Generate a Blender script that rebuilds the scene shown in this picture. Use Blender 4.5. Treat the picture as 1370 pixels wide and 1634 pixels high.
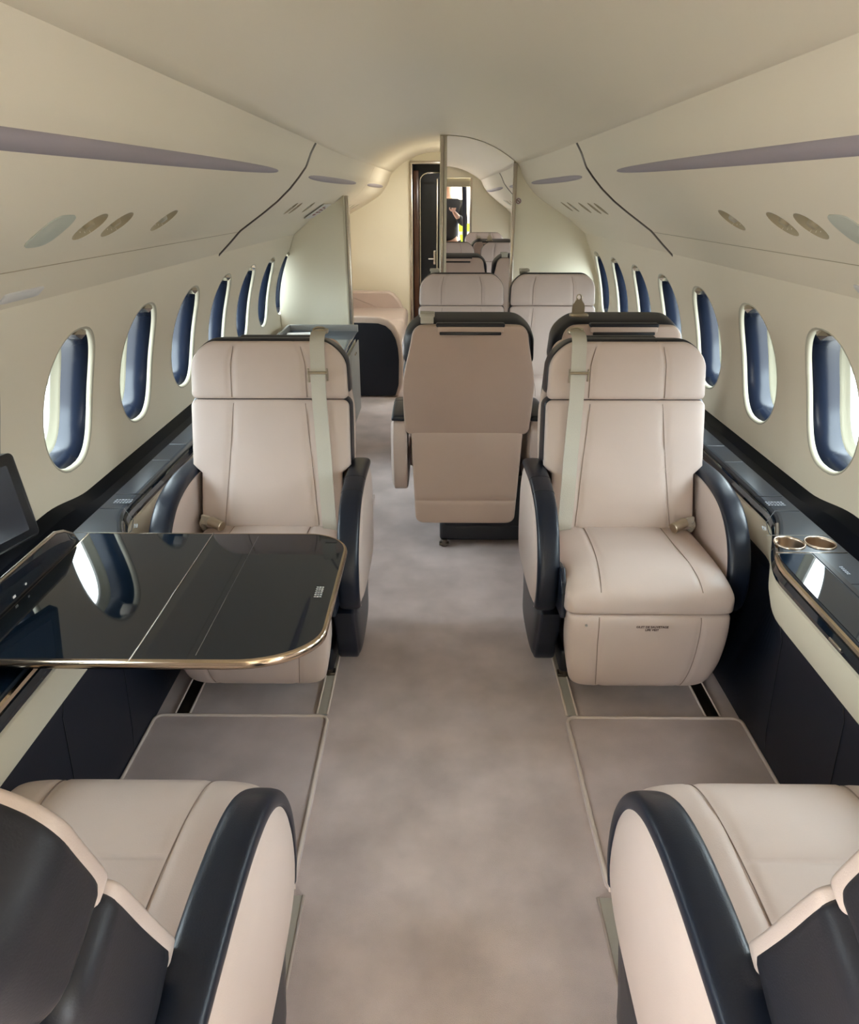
import bpy, bmesh, math, random
import numpy as np
from mathutils import Vector, Matrix
random.seed(4)
for o in list(bpy.data.objects): bpy.data.objects.remove(o)
C = bpy.context.scene.collection
SC = bpy.context.scene

# ---------------------------------------------------------------- camera, sky, exposure
cam_d = bpy.data.cameras.new('camera'); cam = bpy.data.objects.new('camera', cam_d); C.objects.link(cam)
cam_d.sensor_fit = 'HORIZONTAL'; cam_d.sensor_width = 36.0
cam_d.lens = 36.0 * 1150 / 1370
cam_d.clip_start = 0.02; cam_d.clip_end = 200
cam.location = (-0.037, 0, 1.48)
cam.rotation_euler = (math.radians(90 - 23.6), 0, math.atan(12 * .916 / 1150))
SC.camera = cam
W = bpy.data.worlds.new('sky'); SC.world = W; W.use_nodes = True
wn = W.node_tree.nodes; wl = W.node_tree.links
bg = wn['Background']
tc = wn.new('ShaderNodeTexCoord'); sx = wn.new('ShaderNodeSeparateXYZ'); cr = wn.new('ShaderNodeValToRGB')
wl.new(tc.outputs['Generated'], sx.inputs[0]); wl.new(sx.outputs[2], cr.inputs[0]); wl.new(cr.outputs[0], bg.inputs[0])
cr.color_ramp.elements[0].position = 0.0; cr.color_ramp.elements[0].color = (.42, .42, .42, 1)
cr.color_ramp.elements[1].position = 0.12; cr.color_ramp.elements[1].color = (.88, .95, 1.0, 1)
bg.inputs[1].default_value = 6.0
SC.view_settings.view_transform = 'Standard'; SC.view_settings.look = 'None'
SC.view_settings.gamma = 1; SC.view_settings.use_curve_mapping = False
SC.view_settings.exposure = 2.10
SC.cycles.max_bounces = 12; SC.cycles.diffuse_bounces = 8; SC.cycles.glossy_bounces = 6
SC.cycles.transparent_max_bounces = 12
SC.cycles.use_denoising = True
SC.cycles.sample_clamp_indirect = 8

# ---------------------------------------------------------------- materials
MATS = {}
def mat(name, col, rough=.5, metal=0, bump=0, bscale=200, var=0, vscale=8, coat=0, spec=.5, sheen=0):
    if name in MATS: return MATS[name]
    m = bpy.data.materials.new(name); m.use_nodes = True
    nt = m.node_tree; p = nt.nodes['Principled BSDF']
    p.inputs['Base Color'].default_value = (*col, 1); p.inputs['Roughness'].default_value = rough
    p.inputs['Metallic'].default_value = metal; p.inputs['Coat Weight'].default_value = coat
    p.inputs['Coat Roughness'].default_value = .05
    p.inputs['Specular IOR Level'].default_value = spec; p.inputs['Sheen Weight'].default_value = sheen
    t = nt.nodes.new('ShaderNodeTexCoord')
    if var:
        n = nt.nodes.new('ShaderNodeTexNoise'); n.inputs['Scale'].default_value = vscale; n.inputs['Detail'].default_value = 5
        r = nt.nodes.new('ShaderNodeValToRGB')
        r.color_ramp.elements[0].position = .3; r.color_ramp.elements[1].position = .7
        r.color_ramp.elements[0].color = (*[c * (1 - var) for c in col], 1); r.color_ramp.elements[1].color = (*[min(1, c * (1 + var)) for c in col], 1)
        nt.links.new(t.outputs['Object'], n.inputs['Vector']); nt.links.new(n.outputs['Fac'], r.inputs[0])
        nt.links.new(r.outputs[0], p.inputs['Base Color'])
    if bump:
        n2 = nt.nodes.new('ShaderNodeTexNoise'); n2.inputs['Scale'].default_value = bscale; n2.inputs['Detail'].default_value = 3
        b = nt.nodes.new('ShaderNodeBump'); b.inputs['Strength'].default_value = bump; b.inputs['Distance'].default_value = .002
        nt.links.new(t.outputs['Object'], n2.inputs['Vector']); nt.links.new(n2.outputs['Fac'], b.inputs['Height'])
        nt.links.new(b.outputs[0], p.inputs['Normal'])
    MATS[name] = m; return m
CREAM = mat('cream_leather', (.565, .465, .42), .42, bump=.12, bscale=450, var=.03, vscale=6)
TAUPE = mat('taupe_leather', (.53, .41, .345), .45, bump=.12, bscale=450, var=.04, vscale=4)
NAVY = mat('navy_leather', (.0065, .0105, .022), .34, bump=.15, bscale=450, spec=.42)
SHELL = mat('charcoal_leather', (.020, .020, .026), .40, bump=.1, bscale=400, spec=.32)
SEAM = mat('seam_dark', (.27, .205, .17), .6)
BASEB = mat('seat_base_plastic', (.010, .012, .018), .4)
LINING = mat('cream_lining', (.74, .67, .535), .62, bump=.10, bscale=500)
CEIL = mat('ceiling_lining', (.74, .67, .53), .42, bump=.06, bscale=600)
PANEL = mat('partition_lining', (.84, .79, .635), .6, bump=.05, bscale=400)
LIP = mat('window_lip', (.42, .39, .30), .45)
REVEAL = mat('window_reveal', (.006, .009, .018), .24, spec=.26)
RING = mat('window_ring', (.22, .205, .15), .5)
LACQ = mat('black_lacquer', (.004, .009, .017), .035, coat=.35, spec=.5)
LEDGE = mat('slate_lacquer', (.020, .027, .038), .30, spec=.5)
GUTTER = mat('gutter_black', (.004, .005, .008), .30, spec=.04)
BRONZE = mat('bronze_well', (.52, .42, .33), .28, metal=1)
NAVYP = mat('navy_panel', (.0055, .0085, .018), .45, bump=.05, spec=.35)
BAND = mat('cream_band', (.66, .60, .47), .45)
CARPET = mat('carpet', (.60, .505, .495), .95, bump=.8, bscale=700, var=.17, vscale=5.5, spec=.1, sheen=.3)
MATC = mat('mat_carpet', (.55, .46, .455), .95, bump=.8, bscale=700, var=.14, vscale=6, spec=.1, sheen=.3)
BIND = mat('mat_binding', (.62, .53, .48), .8, bump=.3, bscale=700)
GOLD = mat('champagne_metal', (.62, .50, .38), .16, metal=1)
STEEL = mat('brushed_metal', (.55, .50, .44), .24, metal=1)
DMETAL = mat('dark_metal', (.16, .14, .12), .3, metal=1)
RAILP = mat('rail_cover', (.42, .395, .35), .45)
MAUVE = mat('mauve_strip', (.33, .29, .31), .6)
VENT = mat('vent_khaki', (.36, .30, .19), .5)
GRILLE = mat('speaker_mesh', (.52, .54, .46), .6, bump=.6, bscale=900)
WEB = mat('belt_webbing', (.54, .52, .455), .7, bump=.4, bscale=500)
BUCK = mat('buckle_metal', (.50, .44, .34), .3, metal=1)
MIRROR = mat('mirror_glass', (.88, .88, .90), .0, metal=1)
SCREEN = mat('screen', (.028, .032, .045), .18)
BLACKP = mat('black_plastic', (.012, .013, .016), .35)
WHITEP = mat('white_plastic', (.66, .64, .62), .5)
ICON = mat('icon_print', (.35, .38, .42), .5)
INK = mat('ink_print', (.05, .02, .02), .7)
REDINK = mat('red_print', (.22, .03, .03), .6)
WOOD = mat('dark_wood', (.07, .028, .016), .25, var=.3, vscale=3)
VOID = mat('dark_interior', (.008, .009, .012), .3)
BLUEL = mat('blue_lacquer', (.030, .060, .105), .10, coat=.5)
GREY = mat('grey_trim', (.30, .29, .27), .5)
CURT = mat('curtain_cloth', (.03, .033, .055), .9)
SKIN = mat('skin', (.50, .30, .22), .5)
JACKET = mat('black_jacket', (.010, .010, .012), .8)
HIVIS = mat('hivis_yellow', (.55, .90, .05), .7)
REFL = mat('reflective_band', (.5, .55, .55), .4)
HAIR = mat('hair', (.02, .014, .01), .6)
g = bpy.data.materials.new('window_glass'); g.use_nodes = True; MATS['window_glass'] = g
gn = g.node_tree; gn.nodes.remove(gn.nodes['Principled BSDF'])
tr = gn.nodes.new('ShaderNodeBsdfTransparent'); gl = gn.nodes.new('ShaderNodeBsdfGlossy'); mx = gn.nodes.new('ShaderNodeMixShader')
tr.inputs[0].default_value = (.93, .97, .97, 1); gl.inputs['Roughness'].default_value = .02; mx.inputs[0].default_value = .05
gn.links.new(tr.outputs[0], mx.inputs[1]); gn.links.new(gl.outputs[0], mx.inputs[2]); gn.links.new(mx.outputs[0], gn.nodes['Material Output'].inputs[0])
GLASS = g

# ---------------------------------------------------------------- mesh helpers
def mk(name, v, f, m, parent=None, smooth=True, loc=None):
    me = bpy.data.meshes.new(name); me.from_pydata([tuple(p) for p in v], [], f); me.validate(); me.update()
    if m: me.materials.append(m)
    bm = bmesh.new(); bm.from_mesh(me); bmesh.ops.recalc_face_normals(bm, faces=bm.faces); bm.to_mesh(me); bm.free()
    if smooth:
        for p in me.polygons: p.use_smooth = True
    o = bpy.data.objects.new(name, me); C.objects.link(o)
    if parent: o.parent = parent
    return o
def sharp(o, deg=35):
    me = o.data
    bm = bmesh.new(); bm.from_mesh(me)
    for e in bm.edges:
        if len(e.link_faces) == 2 and e.calc_face_angle(0) > math.radians(deg): e.smooth = False
    bm.to_mesh(me); bm.free(); return o
def empty(name, loc=(0, 0, 0), rz=0):
    o = bpy.data.objects.new(name, None); C.objects.link(o); o.location = loc; o.rotation_euler = (0, 0, rz); return o
def tag(o, label, cat, group=None):
    o['label'] = label; o['category'] = cat
    if group: o['group'] = group
    return o
def struct(o): o['kind'] = 'structure'; return o
class MB:
    def __init__(s): s.v = []; s.f = []
    def add(s, v, f):
        k = len(s.v); s.v += [tuple(p) for p in v]; s.f += [tuple(i + k for i in q) for q in f]; return s
    def build(s, name, m, parent=None, smooth=True, deg=35):
        return sharp(mk(name, s.v, s.f, m, parent, smooth), deg)
def rbox(c, s, r=.005, seg=3, rot=None):
    bm = bmesh.new(); bmesh.ops.create_cube(bm, size=1)
    for v in bm.verts: v.co = Vector((v.co.x * s[0], v.co.y * s[1], v.co.z * s[2]))
    if r > 0: bmesh.ops.bevel(bm, geom=list(bm.edges), offset=min(r, min(s) * .49), segments=seg, profile=.5, affect='EDGES')
    M = Matrix.Translation(c) @ (rot.to_4x4() if rot else Matrix())
    bm.verts.ensure_lookup_table(); bm.verts.index_update()
    v = [tuple(M @ q.co) for q in bm.verts]; f = [[q.index for q in fc.verts] for fc in bm.faces]; bm.free(); return v, f
def loft(rings, closed=True, caps=True):
    n = len(rings[0]); v = [p for r in rings for p in r]; f = []
    for i in range(len(rings) - 1):
        for j in range(n if closed else n - 1):
            k = (j + 1) % n; f.append((i * n + j, i * n + k, (i + 1) * n + k, (i + 1) * n + j))
    if caps: f.append(tuple(range(n))[::-1]); f.append(tuple((len(rings) - 1) * n + j for j in range(n)))
    return v, f
def cyl(a, b, r, n=20, r2=None):
    a = Vector(a); b = Vector(b); d = (b - a).normalized(); u = d.orthogonal().normalized(); w = d.cross(u)
    R = lambda c, q: [c + (u * math.cos(t * 2 * math.pi / n) + w * math.sin(t * 2 * math.pi / n)) * q for t in range(n)]
    r2 = r if r2 is None else r2
    e = min(r, r2, (b - a).length) * .12
    return loft([R(a, r - e), R(a + d * e, r), R(b - d * e, r2), R(b, r2 - e)])
def tube(pts, r, n=8, closed=False):
    pts = [Vector(p) for p in pts]; m = len(pts); rings = []; u = None
    for i, p in enumerate(pts):
        if closed: d = (pts[(i + 1) % m] - pts[i - 1]).normalized()
        else: d = (pts[min(i + 1, m - 1)] - pts[max(i - 1, 0)]).normalized()
        if u is None: u = d.orthogonal().normalized()
        u = (u - d * u.dot(d)).normalized(); w = d.cross(u)
        rings.append([p + (u * math.cos(t * 2 * math.pi / n) + w * math.sin(t * 2 * math.pi / n)) * r for t in range(n)])
    if closed:
        v, f = loft(rings, caps=False); k = (m - 1) * n
        for j in range(n): f.append((k + j, k + (j + 1) % n, (j + 1) % n, j))
        return v, f
    return loft(rings)
def cat(pts, n=8):
    P = [np.array(p, float) for p in pts]; P = [2 * P[0] - P[1]] + P + [2 * P[-1] - P[-2]]; out = []
    for i in range(1, len(P) - 2):
        for k in range(n):
            t = k / n; a, b, c, d = P[i - 1:i + 3]
            out.append(.5 * ((2 * b) + (c - a) * t + (2 * a - 5 * b + 4 * c - d) * t * t + (3 * b - a - 3 * c + d) * t ** 3))
    out.append(P[-2]); return out
def resamp(pts, ts):
    A = np.array(pts); d = np.r_[0, np.cumsum(np.linalg.norm(np.diff(A, axis=0), axis=1))]
    return [np.array([np.interp(t * d[-1], d, A[:, k]) for k in range(A.shape[1])]) for t in ts], d[-1]
def pillow(path, hw, D, Db=0, r=(.03, .03), pu=5, pv=5, gu=(), gv=(), nu=56, nv=40, x0=0, smoothpath=True, pb=5, asym=None):
    """Soft padded panel: path (y,z) points; hw(v) half width; D thickness to the normal's side, Db behind; grooves."""
    pp = cat(path, 10) if smoothpath and len(path) > 2 else path
    ts = [(1 - math.cos(math.pi * i / nv)) / 2 for i in range(nv + 1)]
    # extra rows at the v grooves
    for g0 in gv: ts += [max(0, g0 - .012), g0, min(1, g0 + .012)]
    ts = sorted(set(round(t, 5) for t in ts))
    P, L = resamp(pp, ts)
    us = [math.sin(math.pi / 2 * (2 * i / nu - 1)) for i in range(nu + 1)]
    A = np.array(P); T = np.gradient(A, axis=0); T /= np.linalg.norm(T, axis=1)[:, None] + 1e-9
    for _ in range(3): T[1:-1] = (T[:-2] + T[1:-1] * 2 + T[2:]) / 4
    N = np.stack([-T[:, 1], T[:, 0]], 1); N /= np.linalg.norm(N, axis=1)[:, None]
    V = []; nrow = len(ts)
    for side in ((1, D), (-1, Db)):
        for i, t in enumerate(ts):
            h = hw(t) if callable(hw) else hw
            for d, rr in ((t * L, r[0]), ((1 - t) * L, r[1])):
                if d < rr: h = h - rr + math.sqrt(max(0, rr * rr - (rr - d) ** 2))
            q = 2 * t - 1
            p_ = pv if side[0] > 0 else pb; pw = pu if side[0] > 0 else pb
            ev = max(0, 1 - abs(q) ** p_) ** (1 / p_)
            for u in us:
                eu = max(0, 1 - abs(u) ** pw) ** (1 / pw)
                hh = side[1] * eu * ev
                if side[0] > 0:
                    gsum = 0
                    for (uf, dep, wid) in gu:
                        ug = uf(t) if callable(uf) else uf
                        gsum = max(gsum, dep * math.exp(-((u - ug) * h / wid) ** 2))
                    for g0 in gv: gsum = max(gsum, .005 * math.exp(-((t - g0) * L / .006) ** 2) * (1 if abs(u) < .55 or not gu else 0))
                    hh = max(0, hh - gsum)
                c = A[i] + N[i] * hh * side[0]
                V.append((x0 + u * h, c[0], c[1]))
    n = nu + 1; F = []; off = nrow * n
    for i in range(nrow - 1):
        for j in range(nu):
            a = i * n + j; F.append((a, a + 1, a + n + 1, a + n)); F.append((off + a, off + a + n, off + a + n + 1, off + a + 1))
    for j in range(nu):
        F.append((j, off + j, off + j + 1, j + 1)); k = (nrow - 1) * n
        F.append((k + j, k + j + 1, off + k + j + 1, off + k + j))
    for i in range(nrow - 1):
        a = i * n; b = a + nu
        F.append((a, a + n, off + a + n, off + a)); F.append((b, off + b, off + b + n, b + n))
    return V, F
def merged(o, dist=.0004):
    bm = bmesh.new(); bm.from_mesh(o.data); bmesh.ops.remove_doubles(bm, verts=bm.verts, dist=dist)
    bmesh.ops.dissolve_degenerate(bm, edges=bm.edges, dist=.00005)
    bmesh.ops.recalc_face_normals(bm, faces=bm.faces); bm.to_mesh(o.data); bm.free(); return o
def groove_lines(path, hw, D, us, x0=0, pv=5, pu=5, rad=.0012, ts=None):
    """thin stitched seam lines lying in the pillow's grooves"""
    pp = cat(path, 10) if len(path) > 2 else path
    ts = ts or [.03 + .94 * i / 40 for i in range(41)]
    P, L = resamp(pp, ts); A = np.array(P); T = np.gradient(A, axis=0); T /= np.linalg.norm(T, axis=1)[:, None]
    N = np.stack([-T[:, 1], T[:, 0]], 1); outs = []
    class S:
        def build(s_, name, m, par):
            for (v, f) in outs: mk(name, v, f, m, par)
    for uf in us:
        pts = []
        for i, t in enumerate(ts):
            u = uf(t) if callable(uf) else uf; h = hw(t) if callable(hw) else hw; q = 2 * t - 1
            hh = D * max(0, 1 - abs(q) ** pv) ** (1 / pv) * max(0, 1 - abs(u) ** pu) ** (1 / pu) - .0026
            c = A[i] + N[i] * hh; pts.append((x0 + u * h, c[0], c[1]))
        outs.append(tube(pts, rad, 5))
    return S()
def outline_solid(pts, x0, x1, bev=.012, bulge=0, seg=4):
    """closed (y,z) outline extruded in x with rounded edges"""
    P = [Vector((p[0], p[1])) for p in pts]; n = len(P)
    area = sum(P[i].x * P[(i + 1) % n].y - P[(i + 1) % n].x * P[i].y for i in range(n))
    if area < 0: P.reverse()
    nr = []
    for i in range(n):
        d = (P[(i + 1) % n] - P[i - 1]); nr.append(Vector((d.y, -d.x)).normalized())
    rings = []
    def ring(x, ins): rings.append([(x, (P[i] - nr[i] * ins).x, (P[i] - nr[i] * ins).y) for i in range(n)])
    s = 1 if x1 > x0 else -1
    ring(x0 , bev * 1.0)
    for k in range(seg + 1):
        a = math.pi / 2 * k / seg; ring(x0 + s * bev * (1 - math.cos(a)) * 1.0, bev * (1 - math.sin(a)))
    for k in range(seg + 1):
        a = math.pi / 2 * (1 - k / seg); ring(x1 - s * bev * (1 - math.cos(a)), bev * (1 - math.sin(a)))
    if bulge:
        base = rings[-1]; cy = sum(p[1] for p in base) / n; cz = sum(p[2] for p in base) / n
        for (k, q) in ((.35, .96), (.7, .88), (.93, .68), (1.0, .36)): rings.append([(x1 + s * bulge * k, cy + (p[1] - cy) * q, cz + (p[2] - cz) * q) for p in base])
        v, f = loft(rings); f.pop(); v.append((x1 + s * bulge, cy, cz)); o_ = (len(rings) - 1) * n
        f += [(o_ + j, o_ + (j + 1) % n, len(v) - 1) for j in range(n)]
        return v, f
    return loft(rings)
def sstep(a, b, x):
    t = min(1, max(0, (x - a) / (b - a))); return t * t * (3 - 2 * t)

# ---------------------------------------------------------------- cabin cross-section
PROF = [(.55, 1.69), (.572, 1.655), (.597, 1.60), (.63, 1.56), (.672, 1.515), (.73, 1.465), (.79, 1.422), (.85, 1.382), (.905, 1.345), (.957, 1.294), (1.02, 1.236)]
PL = np.r_[0, np.cumsum(np.linalg.norm(np.diff(np.array(PROF), axis=0), axis=1))]
def taper(x, y, z):
    w = min(1, max(0, (z - 1.24) / .26)); return x * (1 - .055 * max(0, y - 4.2) * w)
def bin_pt(sd, s, y, off=0):
    A = np.array(PROF); x = np.interp(s, PL, A[:, 0]); z = np.interp(s, PL, A[:, 1])
    e = .03; dx = np.interp(s + e, PL, A[:, 0]) - np.interp(s - e, PL, A[:, 0]); dz = np.interp(s + e, PL, A[:, 1]) - np.interp(s - e, PL, A[:, 1])
    l = math.hypot(dx, dz); nx, nz = dz / l, -dx / l      # towards the cabin axis
    return Vector((sd * taper(x + nx * off, y, z), y, z + nz * off))
_wz = np.array([0, .3, .5, .62, .72, .85, 1.0, 1.14, 1.236, 1.30]); _wx = np.array([1.09, 1.115, 1.125, 1.14, 1.15, 1.14, 1.10, 1.045, 1.02, .985])
WP = np.polyfit(_wz, _wx, 5)
def wallx(z): return float(np.polyval(WP, z))
def wall_pt(sd, y, z, off=0): return Vector((sd * (wallx(z) + off), y, z + off * .15))

Y0, Y1, YF = .13, 5.45, 7.4
PITCH, WY0 = .527, 2.08
def wy(k): return WY0 + PITCH * k
NW = 64
def oval(sd, yc, sc=1.0, off=0, hw=.155, hh=.211, zc=.926, n=NW, grow=0):
    out = []
    # points at polar angles matched to the tile's border points
    for (by, bz) in tile_border(n):
        a = math.atan2((bz) / hh * 1.0, (by) / hw)
        c, s = math.cos(a), math.sin(a); e = 2 / 2.45
        py = (hw * sc + grow) * math.copysign(abs(c) ** e, c); pz = (hh * sc + grow) * math.copysign(abs(s) ** e, s)
        out.append(wall_pt(sd, yc + py, zc + pz, off))
    return out
ZB, ZT = .66, 1.19
def tile_border(n=NW):
    q = n // 4; a = PITCH / 2; lo, hi = ZB - .926, ZT - .926; out = []
    for i in range(q): out.append((-a + 2 * a * i / q, lo))
    for i in range(q): out.append((a, lo + (hi - lo) * i / q))
    for i in range(q): out.append((a - 2 * a * i / q, hi))
    for i in range(q): out.append((-a, hi - (hi - lo) * i / q))
    return out
def wall_side(sd, ks, ya, yb, name):
    mb = MB(); bt = tile_border()
    for k in ks:
        yc = wy(k); rings = []
        ov = oval(sd, yc, 1.0, 0)
        for t in (0, .12, .3, .5, .75, 1):
            ring = []
            for i in range(NW):
                oy = (ov[i].y - yc) * (1 - t) + bt[i][0] * t
                oz = (ov[i].z - .926) * (1 - t) + bt[i][1] * t
                ring.append(wall_pt(sd, yc + oy, .926 + oz))
            rings.append(ring)
        mb.add(*loft(rings, caps=False))
    def grid(y0, y1, z0, z1, nz):
        zs = np.linspace(z0, z1, nz); v = [wall_pt(sd, y, z) for y in (y0, y1) for z in zs]
        mb.add(v, [(i, i + 1, nz + i + 1, nz + i) for i in range(nz - 1)])
    grid(ya, yb, 0, ZB, 16); grid(ya, yb, ZT, 1.30, 6)
    a, b = wy(ks[0]) - PITCH / 2, wy(ks[-1]) + PITCH / 2
    if ya < a: grid(ya, a, ZB, ZT, 17)
    if yb > b: grid(b, yb, ZB, ZT, 17)
    o = mk(name, mb.v, mb.f, LINING); merged(o, .0003); struct(o); return o
wall_side(-1, range(-3, 10), Y0, YF, 'wall_left')
wall_side(1, range(-3, 7), Y0, Y1 + .12, 'wall_right')

def portal(loc, rot, sxx, sy):
    l = bpy.data.lights.new('daylight_portal', 'AREA'); l.shape = 'RECTANGLE'; l.size = sxx; l.size_y = sy; l.cycles.is_portal = True
    o = bpy.data.objects.new('daylight_portal', l); C.objects.link(o); o.location = loc; o.rotation_euler = rot
wnum = 0
def window(sd, k):
    global wnum; wnum += 1
    yc = wy(k); w = struct(empty('window_%d' % wnum, (0, 0, 0)))
    O = lambda *a, **kw: oval(sd, yc, *a, **kw)
    # lip
    mb = MB(); mb.add(*loft([O(grow=.004, off=.001), O(grow=.002, off=-.0012), O(grow=-.001, off=-.0008), O(grow=-.004, off=.0015), O(grow=-.006, off=.006), O(grow=-.0065, off=.010), O(grow=-.006, off=.016)], caps=False))
    mk('window_lip', mb.v, mb.f, LIP, w)
    v, f = loft([O(grow=-.006, off=.0155), O(grow=-.013, off=.023), O(grow=-.019, off=.040), O(grow=-.022, off=.058), O(grow=-.0215, off=.076), O(grow=-.020, off=.090)], caps=False)
    mk('window_reveal', v, f, REVEAL, w)
    v, f = loft([O(grow=-.0195, off=.089), O(grow=-.025, off=.095), O(grow=-.028, off=.108), O(grow=-.034, off=.112), O(grow=-.036, off=.122)], caps=False)
    mk('window_ring', v, f, RING, w)
    v, f = loft([O(grow=-.0332, off=.1125), O(grow=-.0365, off=.1145), O(grow=-.0355, off=.117)], caps=False)
    mk('pane_gasket', v, f, GREY, w)
    p = O(grow=-.034, off=.123); q = O(grow=-.034, off=.126)
    v, f = loft([p, q]); mk('pane', v, f, GLASS, w, smooth=False)
    # shade latch: little faceted metal tab at the top of the lip
    c = wall_pt(sd, yc, .926 + .197, -.001)
    h = [(.0, -.036, .003), (.0, 0, -.016), (0, .036, .003), (0, 0, .016)]
    vv = [c + Vector((-sd * (.003 + q[0]), q[1], q[2] + .0)) for q in h] + [c + Vector((-sd * .016, .004, -.003))] + [c + Vector((sd * .03, q[1], q[2])) for q in h]
    mk('shade_latch', vv, [(0, 1, 4), (1, 2, 4), (2, 3, 4), (3, 0, 4), (0, 1, 6, 5), (1, 2, 7, 6), (2, 3, 8, 7), (3, 0, 5, 8), (5, 6, 7, 8)], STEEL, w, smooth=False)
    portal((sd * (wallx(.926) + .15), yc, .95), (math.radians(90), 0, math.radians(90) * sd), .26, .38)
for k in range(-3, 10): window(-1, k)
for k in range(-3, 7): window(1, k)

# ceiling
def ceil_z(x):
    a = abs(x) / .55
    return 1.862 - .172 * (a ** 2.35)
xs = [-.62, -.60, -.575] + list(np.linspace(-.55, .55, 41)) + [.575, .60, .62]
ys = list(np.linspace(-.0, YF, 38)); v = []
for y in ys:
    for x in xs:
        z = ceil_z(max(-.55, min(.55, x))) + (abs(x) - .55 if abs(x) > .55 else 0) * .25
        v.append((taper(x, y, 1.7), y, z))
n = len(xs); f = [(i * n + j, i * n + j + 1, (i + 1) * n + j + 1, (i + 1) * n + j) for i in range(len(ys) - 1) for j in range(n - 1)]
struct(mk('ceiling', v, f, CEIL))

# overhead bins: four visible runs
GAP = .010
def bin_run(sd, ya, yb, label, grp):
    root = tag(empty('overhead_bin', (0, ya, 0)), label, 'overhead panel', grp)
    ss = list(np.linspace(0, PL[-1], 46)); yn = max(2, int((yb - ya) / .25)); yy = list(np.linspace(ya, yb, yn + 1)); rings = []
    for y in yy:
        ring = [bin_pt(sd, s, y) - Vector((0, ya, 0)) for s in ss]
        ring += [Vector((sd * 1.10, y - ya, 1.25)), Vector((sd * 1.10, y - ya, 1.60)), Vector((sd * taper(.70, y, 1.7), y - ya, 1.72)), Vector((sd * taper(.565, y, 1.7), y - ya, 1.705))]
        rings.append(ring)
    mb = MB(); mb.add(*loft(rings))
    o = mb.build('bin_shell', LINING, root, deg=30)
    return root, o
def cut(o, cutters, deg=28):
    for c in cutters:
        md = o.modifiers.new('cut', 'BOOLEAN'); md.operation = 'DIFFERENCE'; md.object = c; md.solver = 'EXACT'
    bpy.context.view_layer.update()
    dg = bpy.context.evaluated_depsgraph_get()
    me = bpy.data.meshes.new_from_object(o.evaluated_get(dg)); o.modifiers.clear(); o.data = me
    for c in cutters: bpy.data.objects.remove(c)
    for p in me.polygons: p.use_smooth = True
    sharp(o, deg)
def lens_strip(root, sd, ya, yb, y0, y1, sc, hw, m=MAUVE, p=2.4):
    vt = []; N = 40
    for i in range(N + 1):
        t = -1 + 2 * i / N; t = math.sin(t * math.pi / 2); y = (y0 + y1) / 2 + t * (y1 - y0) / 2; h = hw * max(.0, 1 - abs(t) ** p) ** (1 / p) + .0003
        s0 = sc(y) if callable(sc) else sc
        vt.append([bin_pt(sd, s0 - h, y, -.002), bin_pt(sd, s0 - h * .96, y, .0018), bin_pt(sd, s0, y, .0022), bin_pt(sd, s0 + h * .96, y, .0018), bin_pt(sd, s0 + h, y, -.002)])
    vt = [[q - Vector((0, ya, 0)) for q in r] for r in vt]
    v, f = loft(vt); return mk('light_strip', v, f, m, root)
def disc_on_bin(sd, s, y, r, off, ya, n=28, sq=2.0, rs=None):
    rs = rs or r; out = []
    for i in range(n):
        a = 2 * math.pi * i / n; c, q = math.cos(a), math.sin(a); e = 2 / sq
        out.append(bin_pt(sd, s + rs * math.copysign(abs(q) ** e, q), y + r * math.copysign(abs(c) ** e, c), off) - Vector((0, ya, 0)))
    return out
def bowls(root, shell, sd, ya, specs, r=.040):
    cs = []
    for (s, y, kind) in specs:
        bm = bmesh.new(); bmesh.ops.create_uvsphere(bm, u_segments=28, v_segments=16, radius=.0585)
        me = bpy.data.meshes.new('c'); bm.to_mesh(me); bm.free(); c = bpy.data.objects.new('c', me); C.objects.link(c)
        c.location = bin_pt(sd, s, y, .033); cs.append(c)
    # the shell is parented to an Empty at (0, ya, 0)
    bpy.context.view_layer.update(); cut(shell, cs)
    for (s, y, kind) in specs:
        p0 = bin_pt(sd, s, y, .033); nn = (bin_pt(sd, s, y, .1) - bin_pt(sd, s, y, 0)).normalized()
        u = Vector((0, 1, 0)); w = nn.cross(u); rings = []
        for j in range(9):
            a = math.radians(5 + 49.5 * j / 8); rr = .058 * math.sin(a); dd = -.058 * math.cos(a)
            rings.append([p0 + nn * dd + (u * math.cos(t * math.pi / 12) + w * math.sin(t * math.pi / 12)) * rr - Vector((0, ya, 0)) for t in range(24)])
        mb = MB(); mb.add(*loft(rings, caps=False)); mb.f.append(tuple(range(24)))
        o = mk('reading_light' if kind else 'air_outlet', mb.v, mb.f, VENT, root)
        c = p0 - nn * .045 - Vector((0, ya, 0))
        ms = MB(); ms.add(*cyl(c + nn * -.004, c + nn * .012, .016, 20, .012))
        ms.build('lens_eye', LIP if kind else VENT, o)
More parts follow.
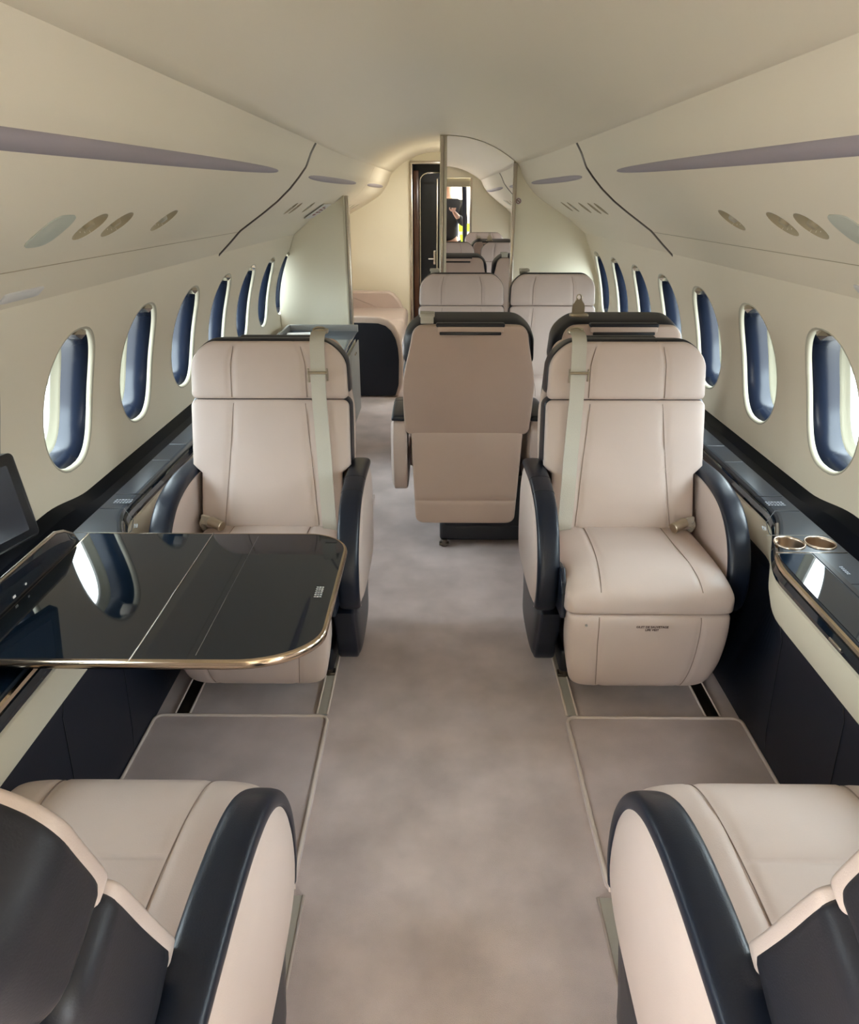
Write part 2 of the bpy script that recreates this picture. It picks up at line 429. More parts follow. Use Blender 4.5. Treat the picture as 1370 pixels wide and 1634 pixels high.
# near sections
near_spec = {-1: [(.37, 1.685, 0), (.37, 1.83, 0), (.37, 2.15, 1)], 1: [(.37, 2.20, 1), (.37, 1.875, 0), (.37, 1.73, 0)]}
far_spec = {-1: [(.36, 4.0, 0), (.36, 4.13, 0), (.36, 4.5, 1)], 1: [(.36, 3.93, 0), (.36, 4.10, 0), (.36, 4.34, 0), (.36, 4.66, 1), (.36, 4.85, 0)]}
SIDE = {-1: 'left', 1: 'right'}
for sd in (-1, 1):
    ya, yb = Y0, 3.4 - GAP
    t, sh = bin_run(sd, ya, yb, 'long cream overhead panel nearest the camera on the %s, with its long mauve strip' % SIDE[sd], 'overhead panels')
    bowls(t, sh, sd, ya, near_spec[sd])
    mk('panel_joint', *tube([bin_pt(sd, .512, y, .0004) - Vector((0, ya, 0)) for y in np.linspace(ya, yb, 30)], .0011, 6), VENT, t)
    lens_strip(t, sd, ya, yb, .2, 2.93, lambda y: .163 - .0105 * max(0, y - 1.0), .019)
    yg = 1.51 if sd < 0 else 1.555
    v, f = loft([disc_on_bin(sd, .372, yg, .052, -.002, ya, 40, 3.2, .052), disc_on_bin(sd, .372, yg, .052, .002, ya, 40, 3.2, .052), disc_on_bin(sd, .372, yg, .049, .003, ya, 40, 3.2, .049)])
    sharp(mk('speaker_grille', v, f, GRILLE, t))
    ye = 1.68 if sd < 0 else 1.73
    v, f = loft([disc_on_bin(sd, .600, ye, .085, -.003, ya, 40, 8, .016), disc_on_bin(sd, .600, ye, .085, .003, ya, 40, 8, .016), disc_on_bin(sd, .600, ye, .083, .004, ya, 40, 8, .0145)])
    sharp(mk('emergency_lamp', v, f, WHITEP, t))
    ya2 = 3.4 + GAP; yb2 = Y1 if sd > 0 else 5.9
    t2, sh2 = bin_run(sd, ya2, yb2, 'cream overhead panel beyond the dark seam on the %s' % SIDE[sd], 'overhead panels')
    bowls(t2, sh2, sd, ya2, far_spec[sd])
    lens_strip(t2, sd, ya2, yb2, 3.64, 5.25 if sd > 0 else 5.35, .146, .017)
    # seam strip between the runs
    rr = []
    for y, o in ((3.4 - GAP, -.008), (3.4 - GAP, .0035), (3.4 - GAP * .4, .006), (3.4 + GAP * .4, .006), (3.4 + GAP, .0035), (3.4 + GAP, -.008)):
        rr.append([bin_pt(sd, s, y, o) for s in np.linspace(-.012, PL[-1], 46)])
    v, f = loft(rr, closed=False, caps=False)
    sm = mk('panel_seam', v, f, DMETAL); tag(sm, 'thin dark metal seam trim between overhead panels on the %s' % SIDE[sd], 'trim', 'seam trims')
t3, sh3 = bin_run(-1, 5.9 + .004, YF, 'short cream overhead panel above the divan past the partition', 'overhead panels')
bowls(t3, sh3, -1, 5.904, [(.40, 6.25, 1), (.40, 6.5, 0), (.40, 6.75, 0)])
lens_strip(t3, -1, 5.904, YF, 5.98, 7.1, .145, .016)

# dark shadow gap filler along the ceiling joints
for sd in (-1, 1):
    yy = np.linspace(Y0, YF if sd < 0 else Y1, 24)
    pts = [Vector((sd * taper(.556, y, 1.7), y, 1.6965)) for y in yy]
    struct(mk('trim_%d' % (1 if sd < 0 else 2), *tube(pts, .0035, 8), DMETAL))

# ---------------------------------------------------------------- floor
v, f = rbox((0, 2.6, -.03), (2.1, 9.8, .06), .0)
struct(mk('floor', v, f, CARPET, smooth=False))
def rrect(cx, cy, hx, hy, r, n=8):
    out = []
    for (sx_, sy_, a0) in ((1, 1, 0), (-1, 1, 90), (-1, -1, 180), (1, -1, 270)):
        for i in range(n + 1):
            a = math.radians(a0 + 90 * i / n); out.append((cx + sx_ * (hx - r) + r * math.cos(a), cy + sy_ * (hy - r) + r * math.sin(a)))
    return out
for sd in (-1, 1):
    x0, x1 = (.362, .905); cx, hx = sd * (x0 + x1) / 2, (x1 - x0) / 2
    yc, hy = (1.18 + 1.79) / 2, (1.79 - 1.18) / 2
    R = lambda ins, z: [(p[0], p[1], z) for p in rrect(cx, yc, hx - ins, hy - ins, max(.004, .028 - ins))]
    v, f = loft([R(0, 0.0), R(0, .006), R(.003, .010), R(.01, .0115)])
    m = tag(mk('floor_mat', v, f, MATC), 'mauve carpet mat with pale bound edge between the %s pair of facing seats' % SIDE[sd], 'floor mat', 'floor mats')
    sharp(m, 50)
    mk('binding', *tube([(p[0], p[1], .012) for p in rrect(cx, yc, hx - .006, hy - .006, .026)], .0055, 8, closed=True), BIND, m)
    # seat rails
    for (xa, xb, ya, yb, lab, mm) in ((.372, .404, 1.80, 3.6, 'pale rail cover strip in the carpet by the %s aisle, past the mat', RAILP), (.338, .400, .14, 1.165, 'pale rail cover strip in the carpet by the %s near seat', RAILP), (.80, .845, 1.80, 3.6, 'dark seat rail along the %s sidewall past the mat', DMETAL)):
        mb = MB(); mb.add(*rbox((sd * (xa + xb) / 2, (ya + yb) / 2, .003), (xb - xa, yb - ya, .008), .002, 2))
        o = tag(mb.build('seat_rail', mm), lab % SIDE[sd], 'rail', 'seat rails')
        for xe in (xa, xb):
            mk('edge_bead', *tube([(sd * xe, ya, .006), (sd * xe, (ya + yb) / 2, .006), (sd * xe, yb, .006)], .0035, 8), BIND, o)

# ---------------------------------------------------------------- side ledges (consoles)
def led_e(y): return .835 + (.965 - .835) * sstep(1.60, 2.02, y)
def ledge(sd, ya, yb, label):
    root = tag(empty('side_ledge', (0, ya, 0)), label, 'console', 'side ledges')
    yy = [y for y in np.linspace(ya, yb, int((yb - ya) / .03) + 1)]
    def run(prof, name, m, deg=30, ymax=99):
        rings = [[Vector((sd * x, y - ya, z)) for (x, z) in prof(y)] for y in yy if y < ymax]
        mb = MB(); mb.add(*loft(rings)); return mb.build(name, m, root, deg=deg)
    e = led_e
    top = run(lambda y: [(e(y) + .012, .600), (e(y) + .010, .612), (e(y) + .016, .6185), (e(y) + .024, .620), (1.052, .620), (1.054, .54), (e(y) + .03, .54)], 'ledge_top', LEDGE, 8)
    run(lambda y: [(e(y) + .010, .572), (e(y), .578), (e(y) - .003, .590), (e(y) + .002, .603), (e(y) + .012, .606), (e(y) + .03, .59), (e(y) + .03, .572)], 'rolled_edge', LACQ)
    run(lambda y: [(e(y) + .004, .604), (e(y) + .0015, .610), (e(y) + .004, .6165), (e(y) + .011, .618), (e(y) + .013, .606)], 'edge_trim', GOLD, 30, 1.93)
    run(lambda y: [(e(y) + .014, .572), (e(y) + .004, .565), (e(y) + .008, .50), (e(y) + .020, .462), (e(y) + .05, .458), (e(y) + .05, .572)], 'side_band', BAND)
    run(lambda y: [(e(y) + .03, .46), (e(y) + .045, .40), (.895, .10), (.905, .0), (1.04, 0), (1.05, .46)], 'lower_panel', NAVYP)
    def lip(y): return .03 * (1 - sstep(1.86, 2.12, y))
    run(lambda y: [(1.050, .618), (1.056, .610), (1.10, .612 + lip(y)), (min(1.155, wallx(.63)) + .002, .628 + lip(y)), (1.16, .55), (1.05, .54)], 'wall_gutter', GUTTER, 8)
    return root, top
RL, RTOP = ledge(1, Y0, Y1 - .02, 'right side ledge of dark lacquer over a cream band, holding two cup wells')
LL, LTOP = ledge(-1, Y0, 4.12, 'left side ledge of dark lacquer over a cream band, behind the table')
cups = [(.921, 1.765), (1.004, 1.765)]
cs = []
for (x, y) in cups:
    me = bpy.data.meshes.new('c'); v, f = cyl((x, y, .55), (x, y, .70), .0385, 40); me.from_pydata([tuple(q) for q in v], [], f); me.update()
    c = bpy.data.objects.new('c', me); C.objects.link(c); cs.append(c)
bpy.context.view_layer.update(); cut(RTOP, cs, 8)
for (x, y) in cups:
    rings = []
    for (r, z) in ((.0405, .620), (.0405, .6235), (.0385, .6245), (.0365, .623), (.036, .618), (.035, .574), (.032, .569), (.002, .5685)):
        rings.append([(x + r * math.cos(t * math.pi / 24), y + r * math.sin(t * math.pi / 24) - Y0, z) for t in range(48)])
    mk('cup_well', *loft(rings, caps=False), BRONZE, RL)
def bars(root, x, y, w, h, ang, name='switch_legend', z=.6212, rows=3, cols=6, m=ICON):
    mb = MB(); R = Matrix.Rotation(ang, 3, 'Z'); rnd = random.Random(int(abs(x * 1000) + y * 100))
    for i in range(rows):
        for j in range(cols):
            px = (j + .5) / cols * w - w / 2; py = (i + .5) / rows * h - h / 2
            p = R @ Vector((px, py, 0)); ww = w / cols * rnd.uniform(.5, .85); hh = h / rows * rnd.uniform(.35, .6)
            mb.add(*rbox((x + p.x, y + p.y - root.location.y, z), (ww, hh, .0008), 0, 1, R))
    mb.build(name, m, root, smooth=False)
def line(root, pts, r=.0011, m=BLACKP, name='lid_joint', z=.6205):
    mk(name, *tube([(p[0], p[1] - root.location.y, z) for p in pts], r, 6), m, root)
for sd, root in ((1, RL), (-1, LL)):
    bars(root, sd * 1.00, 2.04, .055, .035, 0)
    bars(root, sd * .892, 1.86, .012, .030, -.3 * sd, rows=4, cols=2)
    line(root, [(sd * .955, 2.10), (sd * 1.048, 2.10)])
    line(root, [(sd * 1.048, 1.985), (sd * .975, 1.985), (sd * .915, 1.90), (sd * .893, 1.83), (sd * .893, 1.815)])
    line(root, [(sd * .88, 1.815), (sd * 1.048, 1.815)], m=GREY)
    line(root, [(sd * .86, 1.708), (sd * 1.048, 1.708)], r=.0016, m=STEEL, name='lid_trim')
    line(root, [(sd * .985, 2.42), (sd * 1.048, 2.42)], m=ICON)
    line(root, [(sd * .985, 2.60), (sd * 1.048, 2.60)], m=ICON)
for sd, root in ((1, RL), (-1, LL)):
    out_ = [(.862, 1.70), (.950, 1.70), (.950, .20), (.862, .20), (.856, .9), (.854, 1.5), (.856, 1.66)]
    v, f = loft([[(sd * p[0], p[1] - Y0, z) for p in out_] for z in (.619, .6212)]); sharp(mk('polished_lid', v, f, LACQ, root, smooth=False), 5)
# storage slot and lid on the right ledge
mb = MB(); mb.add(*rbox((.962, 1.22 - Y0, .6195), (.016, .98, .004), .001, 1)); mb.build('table_slot', BLACKP, RL)
bars(RL, .990, 1.61, .010, .045, .0, rows=5, cols=2)
line(RL, [(.97, 1.54), (1.048, 1.54)])
mb = MB(); mb.add(*rbox((.8325, 1.33 - Y0, .5885), (.006, .05, .008), .0025, 3)); mb.build('release_latch', STEEL, RL)
# vertical door joints on the lower panels
for sd, root in ((1, RL), (-1, LL)):
    for y in (1.30, 1.62):
        mk('door_joint', *tube([(sd * (led_e(y) + .0295), y - Y0, .455), (sd * (led_e(y) + .0445), y - Y0, .40), (sd * .8945, y - Y0, .10), (sd * .9045, y - Y0, .01)], .0012, 6), BLACKP, root)

# ---------------------------------------------------------------- seats
def make_seat(loc, rz, label, aisle=1, arms=(-1, 1), belt='shoulder', text=False, group='leather cabin seats', lid=True, recline=0, skirt=True, base_dx=0, cross=False):
    """Seat facing local -Y; aisle = the local x side that carries the shoulder belt and the lidded arm."""
    root = tag(empty('cabin_seat', loc, rz), label, 'seat', group)
    P = lambda name, vf, m, par=root: merged(mk(name, *vf, m, par))
    rc = math.radians(recline); c_, s_ = math.cos(rc), math.sin(rc)
    def RB(path): return [(.16 + (y - .16) * c_ + (z - .40) * s_, .40 - (y - .16) * s_ + (z - .40) * c_) for (y, z) in path]
    def RBm(mb_):
        if recline:
            q = RB([(p[1], p[2]) for p in mb_.v]); mb_.v = [(p[0], a, b) for p, (a, b) in zip(mb_.v, q)]
        return mb_
    # seat cushion (front to back)
    gl_ = [(lambda t: -.56 - .0 * t), (lambda t: .56)]
    sp = [(-.362, .385), (-.350, .40), (-.20, .388), (.02, .378), (.16, .385)]
    sp = [(-.335, .385), (-.20, .385), (.02, .378), (.16, .385)]
    cs_ = P('seat_cushion', pillow(sp, .245, .098, .02, r=(.03, .02), pu=5, pv=3.2, gu=[(lambda t: -.60 + .08 * math.sin(t * 2.2), .005, .007), (lambda t: .60 - .08 * math.sin(t * 2.2), .005, .007)], gv=(.44,) if cross else (), nv=44), CREAM)
    groove_lines(sp, .245, .098, [lambda t: -.60 + .08 * math.sin(t * 2.2), lambda t: .60 - .08 * math.sin(t * 2.2)], pv=3.2).build('seat_stitching', SEAM, cs_)
    # leg rest panel
    lp = [(-.255, .105), (-.285, .20), (-.292, .30), (-.292, .372)]
    lh = lambda t: .205 + .032 * math.sin(min(1, t * 1.25) * math.pi / 2)
    lr = P('leg_rest', pillow(lp, lh, .055, .03, r=(.045, .015), pu=7, pv=6, gu=[(-.62, .004, .006), (.62, .004, .006)]), CREAM)
    groove_lines(lp, lh, .055, [-.62, .62], pv=6, pu=7).build('leg_rest_stitching', SEAM, lr)
    # back shell
    bp = [(.135, .42), (.165, .55), (.225, .75), (.262, .90), (.285, 1.055)]
    bh = lambda t: .232 + .038 * sstep(.34, .40, t) - .012 * sstep(.62, 1, t) - .03 * sstep(.75, 1, t)
    P('back_shell', pillow(RB([(.140, .42), (.170, .55), (.227, .75), (.254, .868)]), lambda t: .232 + .038 * sstep(.46, .54, t) - .006 * t, .066, .100, r=(.03, .03), pu=8, pv=9, pb=4.5, nu=40), SHELL)
    P('headrest_shell', pillow(RB([(.256, .874), (.27, .95), (.285, 1.055)]), lambda t: .262 - .010 * t - .026 * sstep(.5, 1, t), .065, .100, r=(.02, .065), pu=8, pv=7, pb=4.5, nu=40), SHELL)
    # lower and upper back cushions
    bc = RB([(.078, .455), (.108, .55), (.152, .68), (.201, .8665)])
    bch = lambda t: .236 + .030 * sstep(.43, .50, t) - .006 * t
    gb = [lambda t: -(.158 - .041 * t) / bch(t), lambda t: (.158 - .041 * t) / bch(t)]
    b1 = P('back_cushion', pillow(bc, bch, .024, .03, r=(.02, .022), pu=6, pv=8, gu=[(q, .005, .007) for q in gb], nv=48), CREAM)
    groove_lines(bc, bch, .024, gb, pv=8, pu=6).build('back_stitching', SEAM, b1)
    hp = RB([(.204, .8685), (.222, .96), (.235, 1.052)])
    hh = lambda t: .258 - .008 * t - .026 * sstep(.55, 1, t)
    h1 = P('headrest', pillow(hp, hh, .026, .03, r=(.018, .055), pu=6, pv=6, gu=[(-.48, .0045, .007), (.48, .0045, .007)], nv=36), CREAM)
    groove_lines(hp, hh, .026, [-.48, .48], pv=6, pu=6).build('headrest_stitching', SEAM, h1)
    # rear panels (top to bottom so the normal points back)
    up = RB([(.391, 1.032), (.362, .90), (.325, .75), (.275, .585), (.268, .565)])
    uh = lambda t: .222 + .042 * sstep(0, .55, t) - .004 * sstep(.7, 1, t)
    P('upper_back_panel', pillow(up, uh, .014, .03, r=(.045, .03), pu=8, pv=8), TAUPE)
    lw = [(.264, .578), (.266, .40), (.266, .27), (.262, .150)]
    lwh = lambda t: .236 - .018 * t
    lo = P('lower_back_panel', pillow(lw, lwh, .022, .03, r=(.015, .035), pu=8, pv=8, gv=(.74,)), TAUPE)
    # handle slot in the top rim
    mb = MB(); mb.add(*rbox((0, .402, 1.019), (.255, .022, .026), .006, 3)); RBm(mb); hb = mb.build('grab_handle', TAUPE, root)
    mb = MB(); mb.add(*rbox((0, .410, 1.004), (.235, .012, .012), .003, 2)); RBm(mb); mb.build('handle_recess', BLACKP, hb)
    mb = MB(); mb.add(*rbox((0, .396, 1.034), (.262, .036, .016), .007, 4)); RBm(mb); mb.build('handle_cover', SHELL, hb)
    # arms
    for s in arms:
        xc = s * .284
        outl = [(.26, .615), (.19, .624), (.08, .630), (-.02, .622), (-.10, .598), (-.165, .550), (-.205, .482), (-.220, .41), (-.212, .345), (-.175, .31), (-.10, .29), (.05, .28), (.17, .283), (.235, .30), (.272, .355), (.285, .45), (.287, .55)]
        oc = [tuple(q) for q in resamp(cat(outl + [outl[0]], 5), [i / 72 for i in range(72)])[0]]
        par = mk('armrest', *outline_solid(oc, xc - s * .032, xc + s * .030, .012, .0), CREAM, root); sharp(par, 40)
        if s: 
            ob = MB(); ob.add(*outline_solid([(q[0], q[1]) for q in oc], xc + s * .015, xc + s * .030, .010, .012)); ob.build('arm_side_pad', CREAM, par, deg=60)
        tp = [(-.190, .315), (-.215, .36), (-.219, .42), (-.205, .483), (-.165, .549), (-.10, .598), (-.02, .623), (.08, .632), (.19, .628), (.275, .622)]
        st = merged(mk('arm_pad', *pillow(tp, lambda t: .0335, .020, .012, r=(.008, .008), pu=3.2, pv=14, pb=4, nu=20, nv=60, x0=xc), NAVY, par))
        mk('piping', *tube([(xc + s * .031, q[0] + .003, q[1] - .004) for q in cat(tp, 6)], .0022, 6), CREAM, par)
        mk('piping', *tube([(xc - s * .032, q[0] + .003, q[1] - .004) for q in cat(tp, 6)], .0022, 6), CREAM, par)
        if s == aisle:
            for (y, z) in ((-.035, .620), (.06, .631)) if lid else ():
                mk('lid_joint', *tube([(xc + u * .0335, y, z + .020 * max(0, 1 - abs(u) ** 3.2) ** (1 / 3.2)) for u in [-.99, -.9, -.75, -.4, 0, .4, .75, .9, .99]], .0016, 6), BLACKP, par)
            # navy control cup on the inner side of the arm front
            mb = MB(); mb.add(*outline_solid([(-.215, .33), (-.30, .34), (-.295, .42), (-.24, .475), (-.17, .46), (-.16, .33)], xc - s * .030, xc - s * .046, .006)); mb.build('control_pod', NAVY, par)
    # lower skirt and base
    for s in (-1, 1):
        if s not in arms or not skirt: continue
        sk = [(-.20, .29), (-.14, .14), (-.09, .055), (.17, .055), (.215, .15), (.20, .29)]
        so = [tuple(q) for q in resamp(cat(sk + [sk[0]], 5), [i / 48 for i in range(48)])[0]]
        mb = MB(); mb.add(*outline_solid(so, s * .225, s * .292, .010, .012)); mb.build('side_skirt', NAVY, root, deg=40)
    mb = MB(); mb.add(*rbox((base_dx, .0, .215), (.40, .42, .25), .03, 4)); mb.add(*rbox((base_dx, .03, .07), (.42, .34, .09), .015, 3)); bs = mb.build('seat_base', BASEB, root)
    for sx_ in (-1, 1):
        for yy_ in (-.12, .20):
            mb = MB(); mb.add(*cyl((base_dx + sx_ * .19, yy_, .0), (base_dx + sx_ * .19, yy_, .035), .016, 16)); mb.add(*rbox((base_dx + sx_ * .19, yy_, .012), (.045, .03, .012), .003, 2)); mb.build('rail_foot', DMETAL, root)
    # belts
    s = aisle; bx = s * .165
    if belt == 'shoulder':
        pts = [(bx, .30, 1.072), (bx, .252, 1.078), (bx, .205, 1.060), (bx + s * .001, .183, .99), (bx + s * .002, .165, .90), (bx + s * .006, .150, .82), (bx + s * .014, .120, .70), (bx + s * .020, .088, .62), (bx + s * .026, .062, .54), (bx + s * .030, .046, .49), (bx + s * .032, .052, .455)]
        cp = cat(pts, 6); rings = []
        for i, q in enumerate(cp):
            d = (cp[min(i + 1, len(cp) - 1)] - cp[max(i - 1, 0)]); nrm = np.array([0, d[2], -d[1]]); nrm /= np.linalg.norm(nrm) + 1e-9
            w = .0235; tt = .0012
            rings.append([(q[0] - w, q[1] - nrm[1] * tt, q[2] - nrm[2] * tt), (q[0] + w, q[1] - nrm[1] * tt, q[2] - nrm[2] * tt), (q[0] + w, q[1] + nrm[1] * tt, q[2] + nrm[2] * tt), (q[0] - w, q[1] + nrm[1] * tt, q[2] + nrm[2] * tt)])
        wb = MB(); wb.add(*loft(rings)); belt_o = wb.build('shoulder_belt', WEB, root)
        mb = MB(); mb.add(*tube([(bx - .029, .172, .975), (bx - .029, .176, .935), (bx - .0285, .176, .93)], .0035, 8)); mb.add(*tube([(bx + .031, .172, .975), (bx + .031, .176, .935)], .0035, 8)); mb.add(*cyl((bx - .030, .170, .962), (bx + .032, .170, .962), .0045, 12))
        mb.build('belt_adjuster', BUCK, belt_o)
        mb = MB(); mb.add(*tube([(bx + .02 * math.cos(a) , .265 + .012 * math.sin(a), 1.082 + .006 * math.sin(a)) for a in [k * math.pi / 8 for k in range(16)]], .0035, 8, closed=True)); mb.add(*rbox((bx, .30, 1.072), (.046, .035, .014), .004, 2)); mb.build('belt_guide', BUCK, belt_o)
    elif belt == 'latch':
        bx = -s * .0 + bx
        mb = MB(); hexo = [(-.024, -.012), (.024, -.012), (.024, .02), (.010, .042), (-.010, .042), (-.024, .02)]
        rings = [[(bx + a, yy_, 1.078 + b) for a, b in hexo] for yy_ in (.330, .333)]
        mb.add(*loft(rings)); mb.add(*tube([(bx + .009 * math.cos(a), .3315, 1.128 + .010 * math.sin(a)) for a in [k * math.pi / 8 for k in range(16)]], .0032, 8, closed=True))
        mb.add(*rbox((bx, .35, 1.064), (.07, .03, .012), .004, 2)); mb.build('belt_latch_plate', BUCK, root)
    elif belt == 'clip':
        mb = MB(); mb.add(*rbox((bx, .345, 1.066), (.058, .075, .014), .004, 2)); mb.add(*rbox((bx, .39, 1.052), (.05, .006, .03), .002, 2)); mb.build('belt_clip', WEB, root)
    # lap buckle at the window side of the crease
    if belt == 'shoulder':
        s2 = -s
        mb = MB(); mb.add(*cyl((s2 * .150, .005, .492), (s2 * .195, .03, .502), .0175, 24)); bk = mb.build('lap_buckle', BUCK if True else None, root)
        mb = MB(); mb.add(*rbox((s2 * .214, .045, .497), (.036, .012, .034), .004, 2, Matrix.Rotation(s2 * .5, 3, 'Z'))); mb.add(*tube([(s2 * .222, .05, .50), (s2 * .235, .062, .478), (s2 * .236, .08, .452)], .010, 8)); mb.build('lap_strap', WEB, bk)
    if text:
        for i, (tx, zz) in enumerate((('GILET DE SAUVETAGE', .338), ('LIFE VEST', .328))):
            cu = bpy.data.curves.new('printed_text', 'FONT'); cu.body = tx; cu.size = .0095; cu.align_x = 'CENTER'; cu.extrude = .0002; cu.offset = .0002
            cu.materials.append(INK); o = bpy.data.objects.new('printed_text', cu); C.objects.link(o); o.parent = lr
            bpy.context.view_layer.update(); me_ = bpy.data.meshes.new_from_object(o.evaluated_get(bpy.context.evaluated_depsgraph_get())); bpy.data.objects.remove(o)
            o = bpy.data.objects.new('printed_text', me_); C.objects.link(o); o.parent = lr
            o.location = (.005, -.3488, zz); o.rotation_euler = (math.radians(90), 0, 0)
        mb = MB(); mb.add(*cyl((-.185, -.3445, .344), (-.185, -.349, .344), .0035, 12)); mb.build('snap_button', GREY, lr)
    return root
SX = .585
make_seat((SX, 2.13, 0), 0, 'cream leather seat on the right facing the camera, printed LIFE VEST on its leg rest', aisle=-1, text=True)
make_seat((-SX, 2.13, 0), 0, 'cream leather seat facing the camera behind the glossy dark table', aisle=1)
make_seat((.092, 3.20, 0), math.pi, 'seat with its taupe back to the camera standing out in the aisle', aisle=1, arms=(1,), belt='clip', skirt=False, base_dx=-.10)
make_seat((.675, 3.20, 0), math.pi, 'seat with its back to the camera just behind the right facing seat', aisle=1, arms=(1,), belt='latch', lid=False, skirt=False)
make_seat((.115, 4.36, 0), 0, 'far cream seat facing the camera in front of the tall mirror, left one of two', aisle=-1, arms=(-1,), belt='clip')
make_seat((.672, 4.36, 0), 0, 'far cream seat facing the camera beside the right sidewall, right one of two', aisle=-1, arms=(), belt='clip')
make_seat((-.61, .75, 0), math.pi, 'near left seat cropped by the frame, seen over its dark shell and broad navy arm', aisle=-1, arms=(-1,), belt='none', lid=False, recline=7, cross=True)
make_seat((.60, .75, 0), math.pi, 'near right seat cropped by the frame, seen over its dark shell and broad navy arm', aisle=1, arms=(1,), belt='none', lid=False, recline=7, cross=True)

# ---------------------------------------------------------------- table
tx0, tx1, ty0, ty1, tz = -.955, -.262, 1.142, 1.715, .668
tb = tag(empty('dining_table', (-.6, 1.43, 0)), 'glossy black folding table with champagne metal edge at the left', 'table')
def tout(ins, z, xa=tx0, xb=tx1):
    out = []
    r = .125
    for (px, py, a0) in ((xb - r, ty1 - r * .8, 0),):
        pass
    pts = []
    for i in range(13):
        a = math.radians(-90 + 90 * i / 12); pts.append((xb - .17 + (.17 - ins) * math.cos(a), ty0 + .12 + (.12 - ins) * math.sin(a)))
    for i in range(13):
        a = math.radians(90 * i / 12); pts.append((xb - .11 + (.11 - ins) * math.cos(a), ty1 - .10 + (.10 - ins) * math.sin(a)))
    pts += [(xa + ins, ty1 - ins), (xa + ins, ty0 + ins)]
    return [(p[0] + .6, p[1] - 1.43, z) for p in pts]
top = sharp(mk('tabletop', *loft([tout(.004, tz - .020), tout(.003, tz - .002), tout(.005, tz)]), LACQ, tb), 8)
rim = [(p[0], p[1]) for p in tout(.002, 0)]
rings = []
N = len(rim)
for (ins, z) in ((.004, tz - .021), (-.001, tz - .018), (-.003, tz - .010), (-.001, tz - .002), (.003, tz + .0008), (.006, tz + .0004)):
    rings.append(tout(ins, z))
sharp(mk('metal_edge', *loft(rings, caps=False), GOLD, tb), 60)
mk('leaf_joint', *tube([(-.622 + .6, ty0 - 1.43, tz + .0005), (-.622 + .6, ty1 - 1.43, tz + .0005)], .0014, 6), STEEL, tb)
mk('fold_line', *tube([(-.50 + .6, ty0 + .02 - 1.43, tz + .0001), (-.50 + .6, ty1 - .02 - 1.43, tz + .0001)], .0006, 6), DMETAL, tb)
mb = MB(); rnd = random.Random(7)
for i in range(6):
    w = rnd.uniform(.010, .019)
    for j in range(3): mb.add(*rbox((-.298 + .6 - (j - 1) * .006, 1.385 + i * .0085 - 1.43, tz + .0012), (.0048, .0042 * rnd.uniform(.7, 1.2), .0004), 0))
mb.build('care_notice', WHITEP, tb, smooth=False)
mb = MB(); mb.add(*rbox((-.305 + .6, 1.665 - 1.43, tz + .0006), (.03, .012, .0006), 0)); mb.build('corner_catch', BLACKP, tb)
mb = MB(); mb.add(*rbox((-.78 + .6, 0, tz - .05), (.36, .05, .05), .01, 2)); mb.build('support_arm', DMETAL, tb)
# raised stowage lid beside the table
lid = tag(empty('stowage_lid', (-.955, 1.2, .62)), 'raised glossy black stowage lid with chrome top edge along the left ledge', 'lid')
ys_ = np.linspace(.25, 1.70, 40); rings = []
def lidh(y): return .095 * min(1, max(.0, (1.70 - y) / .10)) ** .5 if y > 1.60 else .095
for y in ys_:
    h = lidh(y); rings.append([(.0, y - 1.2, .0), (-.004, y - 1.2, h * .7 + .01), (-.012, y - 1.2, h + .010), (-.026, y - 1.2, h + .008), (-.03, y - 1.2, .0)])
mb = MB(); mb.add(*loft(rings)); mb.build('lid_board', LACQ, lid, deg=40)
mk('chrome_edge', *tube([(-.016, y - 1.2, lidh(y) + .010) for y in ys_], .0055, 10), STEEL, lid)
mb = MB(); mb.add(*rbox((-.0015, 1.36 - 1.2, .060), (.002, .010, .006), .0008, 1)); mb.add(*rbox((-.0015, 1.41 - 1.2, .064), (.002, .006, .005), .0008, 1)); mb.build('lid_legend', WHITEP, lid)

# monitor on the left ledge
mon = tag(empty('monitor', (-.935, 1.50, .645)), 'small black touchscreen monitor at the left edge above the ledge', 'monitor')
mon.rotation_euler = (0, math.radians(-8), math.radians(-17))
def rr_yz(x, y0, y1, z0, z1, r):
    return [(x, p[0], p[1]) for p in rrect((y0 + y1) / 2, (z0 + z1) / 2, (y1 - y0) / 2, (z1 - z0) / 2, r)]
v, f = loft([rr_yz(-.022, -.325, -.005, .125, .315, .012), rr_yz(-.020, -.33, 0, .12, .32, .014), rr_yz(-.004, -.33, 0, .12, .32, .014), rr_yz(0, -.325, -.005, .125, .315, .012)])
sharp(mk('housing', v, f, BLACKP, mon))
v, f = loft([rr_yz(0, -.302, -.028, .143, .297, .004), rr_yz(.0012, -.302, -.028, .143, .297, .004)]); mk('display', v, f, SCREEN, mon, smooth=False)
mb = MB(); mb.add(*rbox((-.02, -.16, .065), (.03, .06, .14), .008, 2)); mb.add(*rbox((-.02, -.16, -.005), (.07, .16, .03), .008, 2)); mb.build('stand', BLACKP, mon)

